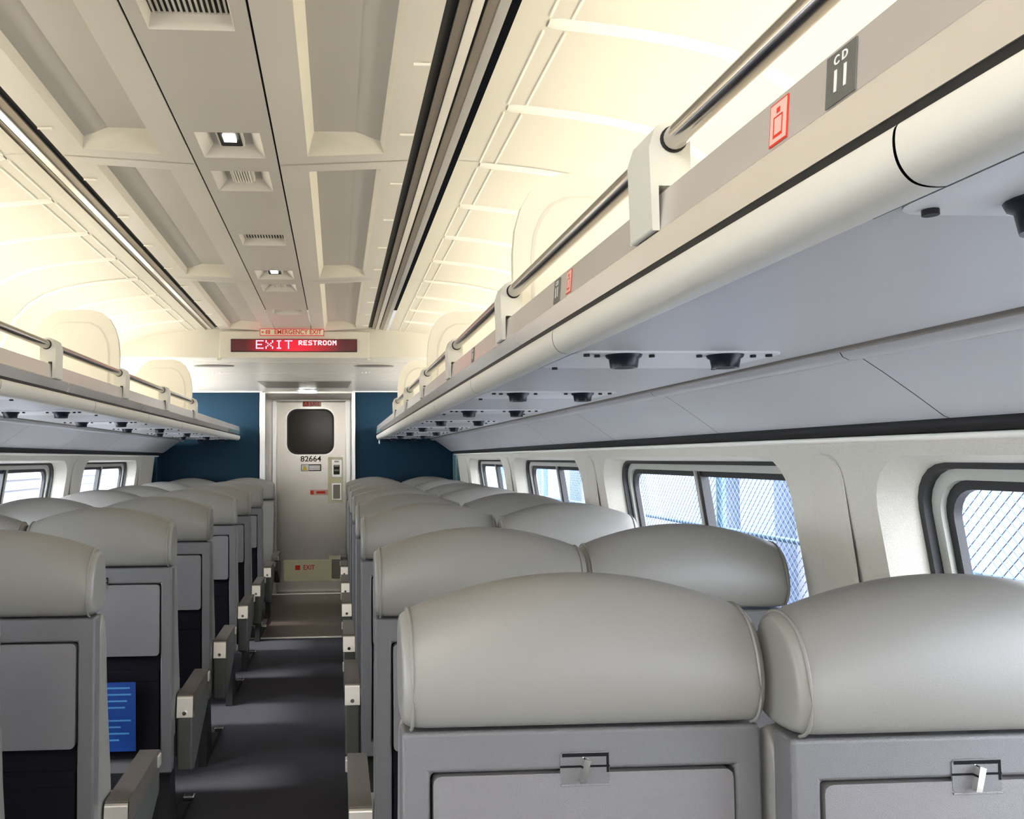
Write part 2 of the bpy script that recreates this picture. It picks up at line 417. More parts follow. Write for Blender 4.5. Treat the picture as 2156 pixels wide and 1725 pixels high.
for (a, b, k) in fixt:
    if a < 0.5: 
        pass
    if k not in protos or abs(protos[k][1] - (b - a)) > 0.02:
        t = fixture(k, b - a); protos[k] = (t, b - a)
    else: t = copy_tree(protos[k][0])
    t.location = (CC, a, ZC(ZT))
    behind = b < 0.9
    n = cnt[k]
    if not behind: cnt[k] += 1
    nm = {'light': 'recessed ceiling light with small glowing square', 'grille': 'small rounded ceiling vent with fine slats', 'slats': 'wide rectangular ceiling vent with dark slots'}[k]
    if behind: tag(t, nm + ', behind the viewpoint', 'ceiling vent' if k != 'light' else 'ceiling light', 'fixtures set in the ceiling strip behind')
    else: tag(t, '%s, %s from the camera' % (nm, ['nearest', 'second', 'third', 'fourth'][n]), 'ceiling vent' if k != 'light' else 'ceiling light', 'fixtures set in the middle ceiling strip')

# ------------------------------------------------------------------ header with the sign, low end ceiling
hd = MB(); hd.box(C - 1.55, C + 1.55, 6.22, 6.5, ZC(0.758), ZC(1.13)); hd = hd.build('trim_3', M['cream'], bevel=0.01); tag(hd, kind='structure')
hc = MB(); hc.box(-0.87, 0.245, 6.19, 6.3, ZC(0.752), ZC(0.955)); hc = hc.build('sign_surround', M['cream'], hd, bevel=0.006)
for xx in (-0.87, 0.245):
    q = MB(); q.box(xx - 0.014, xx + 0.014, 6.185, 6.21, ZC(0.735), ZC(0.752)); q.build('bracket_tab', M['cream'], hd)
def lowz(y): return 0.758 - 0.0276 * (y - 6.5)
q = MB()
for a, b in ((6.5, 7.14), (7.155, 7.64), (7.655, 8.62)):
    q.add([(C - 1.55, a, ZC(lowz(a))), (C + 1.55, a, ZC(lowz(a))), (C + 1.55, b, ZC(lowz(b))), (C - 1.55, b, ZC(lowz(b)))], [(0, 1, 2, 3)])
low = q.build('ceiling', M['steel_ceiling'], solid=0.004); tag(low, kind='structure')
q = MB(); q.box(C - 1.7, C + 1.7, 6.4, 9.7, ZC(0.8), ZC(0.83)); q.build('upper_lining', M['black'], low)
q = MB(); q.add([(-0.73, 7.70, ZC(lowz(7.7)) - 0.006), (0.136, 7.70, ZC(lowz(7.7)) - 0.006), (0.11, 8.22, ZC(lowz(8.22)) - 0.006), (-0.69, 8.22, ZC(lowz(8.22)) - 0.006)], [(0, 1, 2, 3)])
q.build('hatch_panel', M['steel_dark'], low, solid=0.004)
for xx in (-0.98, 0.30):
    q = MB(); q.prism([(xx + 0.16 * math.cos(t * PI / 10), 6.68 + 0.05 * math.sin(t * PI / 10)) for t in range(20)], ZC(0.744), ZC(0.748), 'z'); q.build('oval_vent', M['steel_dark'], low)
for xx in (-1.05, 0.22):
    for k in range(3):
        q = MB(); q.tube([(xx + k * 0.03, 7.10, ZC(lowz(7.1)) - 0.006), (xx + k * 0.03, 7.10, ZC(lowz(7.1)) + 0.002)], 0.006, 8); q.build('screw', M['alu'], low)
# lamp above the doorway
t = empty('ceiling_light', (-0.296, 8.5, ZC(lowz(8.5)) - 0.003))
def disc(r, z0, z1, n=24): return [(r * math.cos(2 * PI * k / n), r * math.sin(2 * PI * k / n)) for k in range(n)]
q = MB(); q.prism(disc(0.115, 0, 0), -0.012, 0, 'z'); q.build('ring', M['alu'], t, bevel=0.003)
q = MB(); q.prism(disc(0.09, 0, 0), -0.022, -0.012, 'z'); q.build('diffuser', emit('door_lamp', (1, 0.98, 0.9), 14), t)
tag(t, 'round bright ceiling lamp just in front of the end doorway', 'ceiling light')

# LED sign
sg = empty('led_sign', (-0.3155, 6.185, ZC(0.845)))
q = MB(); q.box(-0.4675, 0.4675, -0.008, 0.004, -0.048, 0.048); q.build('sign_frame', M['black'], sg, bevel=0.002)
q = MB(); q.box(-0.462, 0.462, -0.012, -0.008, -0.043, 0.043); q.build('display', M['led_back'], sg)
FONT = {'E': ["11111", "10000", "10000", "11110", "10000", "10000", "11111"], 'X': ["10001", "10001", "01010", "00100", "01010", "10001", "10001"],
        'I': ["01110", "00100", "00100", "00100", "00100", "00100", "01110"], 'T': ["11111", "00100", "00100", "00100", "00100", "00100", "00100"],
        'R': ["11110", "10001", "10001", "11110", "10100", "10010", "10001"], 'S': ["01111", "10000", "10000", "01110", "00001", "00001", "11110"],
        'O': ["01110", "10001", "10001", "10001", "10001", "10001", "01110"], 'M': ["10001", "11011", "10101", "10101", "10001", "10001", "10001"]}
def led_text(word, x0, ztop, dx, dz, sp, r, m):
    q = MB(); x = x0
    for ch in word:
        g = FONT[ch]
        for j, row in enumerate(g):
            for i, c in enumerate(row):
                if c == '1':
                    cx = x + i * dx; cz = ztop - j * dz
                    q.box(cx - r, cx + r, -0.0145, -0.012, cz - r, cz + r)
        x += 5 * dx + sp
    q.build('lettering', m, sg)
led_text('EXIT', -0.278, 0.034, 0.0118, 0.0092, 0.012, 0.0040, M['led'])
led_text('RESTROOM', 0.036, 0.034, 0.0055, 0.0048, 0.0085, 0.0024, M['led_w'])
q = MB(); q.box(-0.03, 0.012, -0.0135, -0.012, -0.02, 0.034); 
tag(sg, 'long dark LED sign with red EXIT RESTROOM lettering over the end doorway', 'sign')
es = empty('emergency_exit_sign', (-0.322, 6.00, ZC(0.917)))
q = MB(); q.prism(rrect(-0.232, 0.232, -0.026, 0.026, 0.006), 0, 0.006, 'y'); q.build('plate', M['orange'], es)
q = MB(); q.prism(rrect(-0.227, 0.227, -0.021, 0.021, 0.004), -0.002, 0, 'y'); q.build('face', M['sticker'], es)
text('EMERGENCY EXIT', 0.047, (0.042, -0.003, 0.0), FACE_CAM, M['orange'], parent=es, bold=0.0006, sx=0.90)
q = MB(); q.box(-0.189, -0.158, -0.0035, -0.002, -0.014, 0.015); q.build('pictogram', M['orange'], es)
q = MB(); q.box(-0.183, -0.165, -0.005, -0.0035, -0.002, 0.001); q.box(-0.183, -0.166, -0.005, -0.0035, 0.006, 0.009); q.box(-0.183, -0.166, -0.005, -0.0035, -0.010, -0.007); q.build('pictogram', M['sticker'], es)
q = MB(); q.box(-0.214, -0.194, -0.0035, -0.002, -0.0015, 0.0015); q.prism([(-0.222, 0), (-0.208, 0.009), (-0.205, 0.006), (-0.212, 0), (-0.205, -0.006), (-0.208, -0.009)], -0.0035, -0.002, 'y'); q.build('arrow', M['orange'], es)
for xx in (-0.11, 0.15):
    q = MB(); q.box(xx - 0.004, xx + 0.004, 0.006, 0.012, -0.030, 0.036); q.build('mounting_tab', M['alu'], es)
tag(es, 'small cream sign with orange EMERGENCY EXIT lettering above the LED display', 'sign')

# ------------------------------------------------------------------ side walls
def wu(z):  # half width of the wall lining at height z (relative to the lens)
    return 1.485 + 0.15 * max(0, min(0.65, 0.05 - z))
MOD = 1.925
BAYC = [1.035 + MOD * k for k in range(-2, 4)]
WZ0, WZ1 = -0.66, 0.0
def wall_side(s, side):
    q = MB()
    def Pt(y, z, d=0.0): return (C + s * (wu(z) + d), y, ZC(z))
    N = 6
    for c in BAYC:
        inner = rrect(c - 0.785, c + 0.785, WZ0, WZ1, 0.12, N)
        inner2 = rrect(c - 0.745, c + 0.745, WZ0 + 0.03, WZ1 - 0.02, 0.10, N)
        y0, y1 = c - MOD / 2, c + MOD / 2; z0, z1 = -0.80, 0.035
        outer = []
        n = N + 1
        for k, (py, pz) in enumerate(inner):
            qd = k // n; t = k % n
            # project ray to rectangle
            if qd == 0: o = (y1, pz) if t < N / 2 else (py, z1)
            elif qd == 1: o = (py, z1) if t <= N / 2 else (y0, pz)
            elif qd == 2: o = (y0, pz) if t < N / 2 else (py, z0)
            else: o = (py, z0) if t <= N / 2 else (y1, pz)
            if qd == 0 and t == N // 2: o = (y1, z1)
            if qd == 1 and t == N // 2: o = (y0, z1)
            if qd == 2 and t == N // 2: o = (y0, z0)
            if qd == 3 and t == N // 2: o = (y1, z0)
            outer.append(o)
        m = len(inner)
        vs = [Pt(*p) for p in outer] + [Pt(*p) for p in inner]
        q.add(vs, [(i, (i + 1) % m, m + (i + 1) % m, m + i) for i in range(m)], 0, False)
        vs = [Pt(*p) for p in inner] + [Pt(p[0] * 0.75 + r[0] * 0.25, p[1] * 0.75 + r[1] * 0.25, 0.02) for p, r in zip(inner, inner2)] + [Pt(*p, 0.10) for p in inner2]
        q.add(vs, [(i, (i + 1) % m, m + (i + 1) % m, m + i) for i in range(m)] + [(m + i, m + (i + 1) % m, 2 * m + (i + 1) % m, 2 * m + i) for i in range(m)], 0, True)
    ya, yb = BAYC[0] - MOD / 2, BAYC[-1] + MOD / 2
    # lower wall
    for (a, b) in (((ya, yb)),):
        q.add([Pt(a, -0.80), Pt(b, -0.80), (C + s * wu(-1), b, 0), (C + s * wu(-1), a, 0)], [(0, 1, 2, 3)])
    # end piece, curved into the bulkhead
    prof = []
    for (y, d) in ((yb, 0), (8.25, 0), (8.31, 0.012), (8.35, 0.04), (8.36, 0.08)):
        prof.append([Pt(y, 0.035, d), Pt(y, -0.8, d), (C + s * (wu(-1) + d), y, 0)])
    for A, B in zip(prof, prof[1:]):
        q.add([A[0], A[1], A[2], B[2], B[1], B[0]], [(0, 1, 4, 5), (1, 2, 3, 4)], 0, True)
    w = q.build('wall_%s' % side, M['wall'], fixn=False); tag(w, kind='structure')
    # outer skin closing the wall cavity
    q = MB()
    for k in range(len(BAYC)):
        c = BAYC[k]
        q.box(*sorted((C + s * 1.66, C + s * 1.645)), c + 0.84, c + MOD - 0.84 if k < len(BAYC) - 1 else 8.6, 0, ZC(0.1))
    q.box(*sorted((C + s * 1.69, C + s * 1.66)), Y0, 8.6, 0, ZC(-0.68))
    q.box(*sorted((C + s * 1.69, C + s * 1.66)), Y0, 8.6, ZC(0.02), ZC(0.25))
    q.box(*sorted((C + s * 1.80, C + s * 1.62)), Y0 - 0.5, BAYC[0] - 0.80, 0, ZC(0.1))
    q.build('outer_lining', M['black'], w)
    # pillar covers
    for k in range(len(BAYC)):
        yy = BAYC[k] + MOD / 2
        z0, z1 = -0.78, 0.005; r = 0.065; pts = []
        for a in range(9): t = PI * a / 8; pts.append((yy + r * math.cos(t) * 1.0, z1 - r + r * math.sin(t)))
        pts += [(yy - r * 1.1, z0), (yy + r * 1.1, z0)]
        q = MB()
        n = len(pts); vs = [Pt(p[0], p[1], -0.005) for p in pts] + [Pt(yy + (p[0] - yy) * 1.06, p[1] + 0.003, 0.001) for p in pts]
        q.add(vs, [list(range(n))], 0)
        q.add(vs, [(i, (i + 1) % n, n + (i + 1) % n, n + i) for i in range(n)], 0)
        q.build('pillar_cover', M['oval'], w, fixn=False)
        q = MB(); vs = [Pt(yy + (p[0] - yy) * 1.1, p[1] + 0.005, -0.0015) for p in pts]; q.add(vs, [list(range(n))], 0); q.build('pillar_gap', M['recess'], w, fixn=False)
        if k < len(BAYC): 
            q = MB(); q.add([Pt(yy - 0.0015, 0.005, -0.001), Pt(yy + 0.0015, 0.005, -0.001), Pt(yy + 0.0015, 0.035, -0.001), Pt(yy - 0.0015, 0.035, -0.001)], [(0, 1, 2, 3)]); q.build('panel_seam', M['recess'], w, fixn=False)
    # ledge, dark band and upper sloping panel
    q = MB(); q.strip([(C + s * u, ZC(z)) for u, z in ((1.487, 0.03), (1.472, 0.032), (1.468, 0.037), (1.472, 0.043), (1.50, 0.045))], Y0, 8.36, 1); q.build('ledge', M['cove_hi'], w, fixn=False)
    q = MB(); q.strip([(C + s * u, ZC(z)) for u, z in ((1.50, 0.045), (1.478, 0.047), (1.47, 0.072), (1.50, 0.08))], Y0, 8.36, 1); q.build('dark_band', M['black'], w, fixn=False)
    q = MB(); q.add([(C + s * 1.50, Y0, ZC(0.05)), (C + s * 1.50, 8.6, ZC(0.05)), (C + s * 1.50, 8.6, ZC(0.25)), (C + s * 1.50, Y0, ZC(0.25))], [(0, 1, 2, 3)]); q.build('backing', M['black'], w, fixn=False)
    # windows
    for k, c in enumerate(BAYC):
        wroot = empty('window_%d' % (k + 1 if s > 0 else k + 7)); tag(wroot, kind='structure')
        def ring(o, i_, d0, d1, m, nm):
            q = MB(); n = len(o)
            A = [Pt(*p, d0) for p in o]; B = [Pt(*p, d0) for p in i_]; A2 = [Pt(*p, d1) for p in o]; B2 = [Pt(*p, d1) for p in i_]
            q.add(A + B, [(t, (t + 1) % n, n + (t + 1) % n, n + t) for t in range(n)], 0)
            q.add(B + B2, [(t, (t + 1) % n, n + (t + 1) % n, n + t) for t in range(n)], 0, True)
            q.add(A + A2, [(t, (t + 1) % n, n + (t + 1) % n, n + t) for t in range(n)], 0, True)
            return q.build(nm, m, wroot, fixn=False)
        def R(i): return rrect(c - 0.755 + i, c + 0.755 - i, WZ0 + 0.02 + i, WZ1 - 0.012 - i, 0.105 - i * 0.6, N)
        ring(R(0), R(0.016), 0.075, 0.13, M['rubber'], 'outer_seal')
        ring(R(0.014), R(0.040), 0.095, 0.14, M['frame'], 'frame')
        ring(R(0.038), R(0.060), 0.108, 0.127, M['rubber'], 'inner_seal')
        q = MB(); q.add([Pt(*p, 0.125) for p in R(0.058)], [list(range(len(R(0))))]); q.build('pane', M['glass'], wroot, fixn=False)
        q = MB()
        for (a, b, mi, dd) in ((-0.016, 0.010, 0, 0.10), (0.008, 0.020, 1, 0.092)):
            A = [Pt(c + a, -0.61, dd), Pt(c + b, -0.61, dd), Pt(c + b, -0.05, dd), Pt(c + a, -0.05, dd)]
            B = [Pt(c + a, -0.61, 0.13), Pt(c + b, -0.61, 0.13), Pt(c + b, -0.05, 0.13), Pt(c + a, -0.05, 0.13)]
            q.add(A + B, [(0, 1, 2, 3), (4, 5, 6, 7), (0, 1, 5, 4), (1, 2, 6, 5), (2, 3, 7, 6), (3, 0, 4, 7)], mi)
        q.build('mullion', [M['rubber'], M['frame']], wroot)
    return w
wallR = wall_side(1, 'right'); wallL = wall_side(-1, 'left')

# ------------------------------------------------------------------ luggage racks
RM = 0.965
def rack(s, side):
    rk = empty('luggage_rack', (0, 0, ZC(0.2)))
    def X(u): return C + s * u
    zo = -0.2
    def Zr(z): return z + zo
    YA, YB = Y0 + 0.02, 8.56
    q = MB(); q.prism([(X(0.700), Zr(0.288)), (X(0.704), Zr(0.336)), (X(0.712), Zr(0.338)), (X(0.712), Zr(0.284))], YA, YB, 'y'); q.build('fascia', M['fascia'], rk)
    q = MB(); q.prism([(X(0.7025), Zr(0.2525)), (X(0.697), Zr(0.285)), (X(0.700), Zr(0.288)), (X(0.712), Zr(0.286)), (X(0.712), Zr(0.2525))], YA, YB, 'y'); q.build('fascia_lower_strip', M['fascia_low'], rk)
    q = MB(); q.box(*sorted((X(0.704), X(0.74))), YA, YB, Zr(0.238), Zr(0.2535)); q.build('shadow_gap', M['black'], rk)
    rim = [(0.712, 0.2430), (0.701, 0.2425), (0.6965, 0.236), (0.696, 0.222), (0.700, 0.209), (0.709, 0.199), (0.722, 0.1955), (0.736, 0.197), (0.736, 0.208)]
    fine = []
    for i in range(len(rim) - 1):
        p0, p1, p2, p3 = rim[max(i - 1, 0)], rim[i], rim[i + 1], rim[min(i + 2, len(rim) - 1)]
        for t_ in (0, 0.25, 0.5, 0.75):
            fine.append(tuple(0.5 * (2 * b_ + (c_ - a_) * t_ + (2 * a_ - 5 * b_ + 4 * c_ - d_) * t_ ** 2 + (3 * b_ - a_ - 3 * c_ + d_) * t_ ** 3) for a_, b_, c_, d_ in zip(p0, p1, p2, p3)))
    rim = fine + [rim[-1]]
    ys = [y for y in [0.57 + RM * k for k in range(-4, 9)] if YA < y < YB]
    ys = [YA] + ys + [YB]
    for a, b in zip(ys, ys[1:]):
        q = MB(); q.strip([(X(u), Zr(z)) for u, z in rim], a + 0.0015, b - 0.0015, 1); q.build('rim', M['rim'], rk, fixn=False)
    q = MB(); q.strip([(X(u - 0.0), Zr(z + 0.0)) for u, z in ((0.714, 0.243), (0.703, 0.236), (0.703, 0.212), (0.72, 0.20), (0.74, 0.203))], YA, YB, 1); q.build('rim_backing', M['shadow_gap'], rk, fixn=False)
    q = MB(); q.box(*sorted((X(0.739), X(1.245))), YA, YB, Zr(0.206), Zr(0.214)); q.build('underside', M['under'], rk)
    q = MB(); q.box(*sorted((X(0.71), X(1.50))), YA, YB, Zr(0.250), Zr(0.258)); q.build('shelf', M['light_metal'], rk)
    # conduit where the underside meets the wall
    q = MB(); q.strip([(X(u), Zr(z)) for u, z in ((1.243, 0.214), (1.244, 0.203), (1.252, 0.198), (1.258, 0.199))], YA, YB, 1); q.build('conduit_edge', M['steel_dark'], rk, fixn=False)
    tube = [(1.256, 0.200), (1.262, 0.190), (1.275, 0.184), (1.288, 0.184), (1.297, 0.190)]
    for a, b in zip(ys, ys[1:]):
        q = MB(); q.strip([(X(u), Zr(z)) for u, z in tube], a + 0.0015 , b - 0.0015, 1); q.build('conduit', M['under'], rk, fixn=False)
        q = MB(); q.strip([(X(u), Zr(z)) for u, z in ((1.297, 0.190), (1.34, 0.162), (1.40, 0.120), (1.46, 0.076), (1.475, 0.070))], a + 0.0015, b - 0.0015, 1); q.build('wall_side_panel', M['upper_wall'], rk, fixn=False)
    q = MB(); q.strip([(X(u), Zr(z + 0.006)) for u, z in tube + [(1.34, 0.164), (1.46, 0.078)]], YA, YB, 1); q.build('panel_backing', M['black'], rk, fixn=False)
    # rail and brackets
    bys = [y for y in [1.02 + RM * k for k in range(-4, 6)]]
    q = MB(); q.tube([(X(0.720), YA, Zr(0.405)), (X(0.720), bys[-1] + 0.12, Zr(0.405))], 0.0155, 20); q.build('rail', M['steel_rail'], rk)
    for y in bys:
        q = MB()
        pr = [(0.690, 0.287), (0.688, 0.395), (0.697, 0.422), (0.712, 0.430), (0.728, 0.428), (0.742, 0.412), (0.742, 0.30), (0.714, 0.30), (0.714, 0.345), (0.6995, 0.345), (0.6995, 0.287)]
        q.prism([(X(u), Zr(z)) for u, z in pr], y - 0.004, y + 0.075, 'y'); q.build('bracket', M['bracket'], rk, bevel=0.004)
        q = MB(); q.tube([(X(0.720), y - 0.0065, Zr(0.405)), (X(0.720), y - 0.003, Zr(0.405))], 0.0175, 20); q.build('rail_collar', M['black'], rk)
    # end piece
    q = MB(); q.box(*sorted((X(0.694), X(0.699))), 7.75, 8.5, Zr(0.256), Zr(0.284)); q.build('end_cover', M['tealpost'], rk)
    tag(rk, 'long %s-hand luggage rack with brushed steel fascia, cream rim and tube rail' % side, 'luggage rack', 'overhead luggage racks')
    # dividers
    out = [(0.0, 0.262), (0.0, 0.50), (0.006, 0.56), (0.022, 0.615), (0.048, 0.66), (0.085, 0.69), (0.13, 0.702), (0.26, 0.702), (0.30, 0.692), (0.345, 0.655), (0.52, 0.44), (0.55, 0.38), (0.55, 0.262)]
    inn = [(0.045, 0.29), (0.045, 0.50), (0.052, 0.55), (0.068, 0.59), (0.095, 0.625), (0.135, 0.645), (0.255, 0.647), (0.285, 0.638), (0.32, 0.605), (0.47, 0.42), (0.48, 0.38), (0.48, 0.29)]
    rows = [y for y in (0.06 + -1.93, 0.06, 1.99, 3.925, 5.87)]
    for i, y in enumerate(rows):
        t = empty('rack_divider', (X(0.722), y, ZC(0.262)))
        q = MB(); q.prism([(s * a, b - 0.262) for a, b in out], 0, 0.022, 'y'); q.build('panel', M['cream'], t, bevel=0.006)
        q = MB(); n = len(inn)
        cx = 0.26; cz = 0.45
        A = [(s * a, -0.001, b - 0.262) for a, b in inn]
        B = [(s * (a + (cx - a) * 0.035), -0.004, (b + (cz - b) * 0.035) - 0.262) for a, b in inn]
        q.add(A + B, [(k, (k + 1) % n, n + (k + 1) % n, n + k) for k in range(n)] + [list(range(n, 2 * n))], 0); q.build('raised_face', M['cream'], t, fixn=False)
        if i < 2: lab = 'cream rounded divider panel on the %s rack, %s behind the viewpoint' % (side, ['second', 'first'][i])
        else: lab = 'cream rounded divider panel standing on the %s luggage rack, %s from the camera' % (side, ['nearest', 'second', 'third'][i - 2])
        tag(t, lab, 'divider', 'rack dividers')
    # fluorescent fixtures lying along the back of the rack
    n = 0
    for k in range(-1, 6):
        y0 = -1.35 + MOD * k * 1.0 - 0.0
        y1 = y0 + MOD - 0.06
        y0 = max(y0, Y0 + 0.05); y1 = min(y1, 8.3)
        if y1 - y0 < 0.5: continue
        t = empty('cove_light', (X(1.36), (y0 + y1) / 2, ZC(0.258)))
        L = (y1 - y0) / 2
        q = MB(); q.prism([(s * -0.05, 0), (s * -0.05, 0.05), (s * 0.05, 0.11), (s * 0.10, 0.11), (s * 0.10, 0)], -L, L, 'y'); q.build('housing', M['light_metal'], t)
        q = MB(); q.prism([(s * -0.048, 0.053), (s * 0.045, 0.109), (s * 0.035, 0.125), (s * -0.055, 0.070)], -L + 0.02, L - 0.02, 'y'); q.build('diffuser', M['coved_light'], t)
        tag(t, 'long warm glowing light along the %s luggage rack, %s from the rear' % (side, ORD[n]), 'light', 'cove lights on the racks'); n += 1
    # reading lamps
    rows = [0.61] + [0.64 + RM * k for k in range(-3, 9) if k != 0]; rows.sort()
    vis = 0
    for y in rows:
        if y > 8.4 or y < Y0: continue
        near = y < 0.9
        t = empty('reading_lamp_unit', (X(0.95), y, ZC(0.206)))
        a, b = (-0.30, 0.05) if near else (-0.035, 0.24)
        q = MB(); q.prism([(p[0], p[1]) for p in rrect(-0.20, 0.22, a, b, 0.03)], -0.004, 0, 'z'); q.build('plate', M['plate'], t, bevel=0.0015)
        for du in (-0.093, 0.113):
            q = MB(); r0, r1 = 0.038, 0.026
            q.tube([(s * du, 0, -0.004), (s * du, 0, -0.009), (s * du, 0, -0.012), (s * du, 0, -0.030)], [0.036, 0.034, 0.029, r1], 20); l = q.build('lamp', M['lamp'], t)
            q = MB(); q.tube([(s * du, 0, -0.0305), (s * du, 0, -0.0285)], 0.018, 16); q.build('lens', M['black'], l)
            for dd in ((0.055,) if near else (-0.055, 0.055)):
                q = MB(); q.tube([(s * (du + dd), -0.005, -0.009), (s * (du + dd), -0.005, -0.003)], 0.006, 8); q.build('button', M['black'], t)
        for (sx_, sy_) in ((-0.172, b - 0.015), (0.195, b - 0.015), (-0.172, a + 0.02), (0.195, a + 0.02)):
            q = MB(); q.tube([(s * sx_, sy_, -0.009), (s * sx_, sy_, -0.003)], 0.0065, 10); q.build('screw', M['black'], t)
        q = MB(); q.box(*sorted((s * -0.211, s * -0.204)), a, b + 0.01, -0.0052, -0.003); q.build('edge_gap', M['black'], t)
        vis_ = y > 0.2
        if vis_:
            tag(t, 'white plate with two black reading lamps under the %s rack, %s from the camera' % (side, ORD[vis]), 'reading lamp', 'reading lamps under the racks'); vis += 1
        else: tag(t, 'pair of black reading lamps under the %s rack, behind the viewpoint' % side, 'reading lamp', 'reading lamps behind the viewpoint')
    # stickers on the fascia
    rot = (PI / 2, 0, -PI / 2) if s > 0 else (PI / 2, 0, PI / 2)
    def sticker_xyz(y, z): return (X(0.7015) - s * 0.0012 , y, ZC(z))
    plates = ((0.637, 'nearest the camera', 1), (1.515, 'further along the rack', 0), (2.48, 'third along the rack', 0)) if s > 0 else ((2.46, 'at the left edge of the picture', 1),)
    for (y, where, big) in plates:
        t = empty('seat_number_plate', (X(0.7012), y, ZC(0.311))); t.rotation_euler = (0, s * 0.083, 0)
        q = MB(); q.box(*sorted((-s * 0.0006, s * 0.0004)), -0.020, 0.020, -0.022, 0.022); q.build('plate', M['seat_plate'] , t)
        text('11', 0.026, (-s * 0.0008, 0, -0.004), rot, M['white_print'], parent=t, extr=0.0003, bold=0.0004)
        text('C D', 0.011, (-s * 0.0008, 0, 0.014), rot, M['white_print'], parent=t, extr=0.0003, bold=0.0002)
        tag(t, 'dark seat number plate on the %s rack, %s' % (side, where), 'number plate', 'seat number plates')
    if s > 0:
        for (y, where) in ((0.733, 'closest to the camera'), (1.435, 'beside the second number plate')):
            t = empty('luggage_sticker', (X(0.7012), y, ZC(0.311))); t.rotation_euler = (0, s * 0.083, 0)
            q = MB(); q.box(*sorted((-s * 0.0004, s * 0.0004)), -0.0155, 0.0155, -0.0205, 0.0205); q.build('border', M['orange'], t)
            q = MB(); q.box(*sorted((-s * 0.0007, -s * 0.0003)), -0.0140, 0.0140, -0.0185, 0.019); q.build('face', M['sticker_pink'], t)
            q = MB()
            q.box(*sorted((-s * 0.0010, -s * 0.0006)), -0.008, -0.0065, -0.012, 0.006); q.box(*sorted((-s * 0.0010, -s * 0.0006)), 0.0065, 0.008, -0.012, 0.006)
            q.box(*sorted((-s * 0.0010, -s * 0.0006)), -0.008, 0.008, -0.014, -0.011); q.box(*sorted((-s * 0.0010, -s * 0.0006)), -0.008, 0.008, 0.005, 0.0065)
            q.box(*sorted((-s * 0.0010, -s * 0.0006)), -0.003, 0.003, 0.009, 0.014)
            q.build('bag_symbol', M['orange'], t)
            tag(t, 'small red outlined bag symbol sticker on the right rack fascia, %s' % where, 'sticker', 'red bag stickers')
rack(1, 'right'); rack(-1, 'left')

# ------------------------------------------------------------------ end bulkhead, doorway, door
q = MB()
q.box(C - 1.75, -0.79, 8.6, 8.64, 0, ZC(0.69)); wf = q.build('wall_front', M['blue']); tag(wf, kind='structure')
q = MB(); q.box(0.19, C + 1.75, 8.6, 8.64, 0, ZC(0.69)); q.build('blue_panel', M['blue'], wf)
q = MB(); q.box(C - 1.75, C + 1.75, 8.66, 8.7, ZC(0.69), ZC(0.86)); q.box(C - 1.75, -0.8, 8.66, 8.7, 0, ZC(0.7)); q.box(0.2, C + 1.75, 8.66, 8.7, 0, ZC(0.7)); q.build('backing', M['black'], wf)
for a, b in ((C - 1.75, -0.76), (0.16, C + 1.75)):
    q = MB(); q.box(a, b, 8.57, 8.61, ZC(0.688), ZC(0.705)); tag(q.build('trim_%d' % (4 if a < -1 else 5), M['cream'], bevel=0.003), kind='structure')
for a, b, n in ((-0.79, -0.735, 6), (0.155, 0.19, 7)):
    q = MB(); q.box(a, b, 8.57, 8.66, 0, ZC(0.69)); tag(q.build('trim_%d' % n, M['light_metal'], bevel=0.006), kind='structure')
# short passage to the door
for (x, nx, n) in ((-0.735, -0.765, 8), (0.155, 0.185, 9)):
    q = MB(); q.box(min(x, nx), max(x, nx), 8.64, 9.62, 0, ZC(0.70)); jw = q.build('trim_%d' % n, M['steel']); tag(jw, kind='structure')
q = MB(); q.box(-0.76, 0.18, 8.62, 9.62, ZC(0.682), ZC(0.70)); o = q.build('ceiling', M['steel_ceiling']); tag(o, kind='structure')
# door posts
for (a, b, n) in ((-0.735, -0.685, 10), (0.10, 0.155, 11)):
    q = MB(); q.box(a, b, 9.50, 9.62, 0, ZC(0.665)); tag(q.build('trim_%d' % n, M['light_metal'], bevel=0.008), kind='structure')
q = MB(); q.box(-0.735, 0.155, 9.50, 9.60, ZC(0.655), ZC(0.684)); tag(q.build('trim_12', M['steel'], bevel=0.006), kind='structure')
for (a, b, n) in ((-0.68, -0.667, 13), (0.082, 0.10, 14)):
    pass
dr = MB()
def dx(px): return (px - 709) * 9.6 / 1750
def dz(py): return ZC((966 - py) * 9.6 / 1750)
dr.box(-0.70, 0.12, 9.6, 9.64, 0, ZC(0.665)); dr = dr.build('door_1', M['steel']); tag(dr, kind='structure')
wx0, wx1, wz0, wz1 = dx(606), dx(702), dz(955), dz(862)
q = MB(); q.prism(rrect(wx0 - 0.022, wx1 + 0.022, wz0 - 0.022, wz1 + 0.022, 0.13), 9.588, 9.60, 'y'); q.build('window_surround', M['light_metal'], dr, bevel=0.003)
q = MB(); q.prism(rrect(wx0 - 0.006, wx1 + 0.006, wz0 - 0.006, wz1 + 0.006, 0.115), 9.580, 9.595, 'y'); q.build('window_seal', M['rubber'], dr, bevel=0.002)
q = MB(); q.prism(rrect(wx0 + 0.014, wx1 - 0.014, wz0 + 0.014, wz1 - 0.014, 0.10), 9.577, 9.590, 'y'); q.build('door_pane', M['dark_glass'], dr)
def sticker_on_door(name, x0, x1, z0, z1, mt, label, cat, y=9.594):
    t = empty(name, ((x0 + x1) / 2, y, (z0 + z1) / 2)); w = (x1 - x0) / 2; h = (z1 - z0) / 2
    q = MB(); q.prism(rrect(-w, w, -h, h, min(w, h) * 0.12), 0, 0.003, 'y'); q.build('plate', mt, t); tag(t, label, cat); return t, w, h
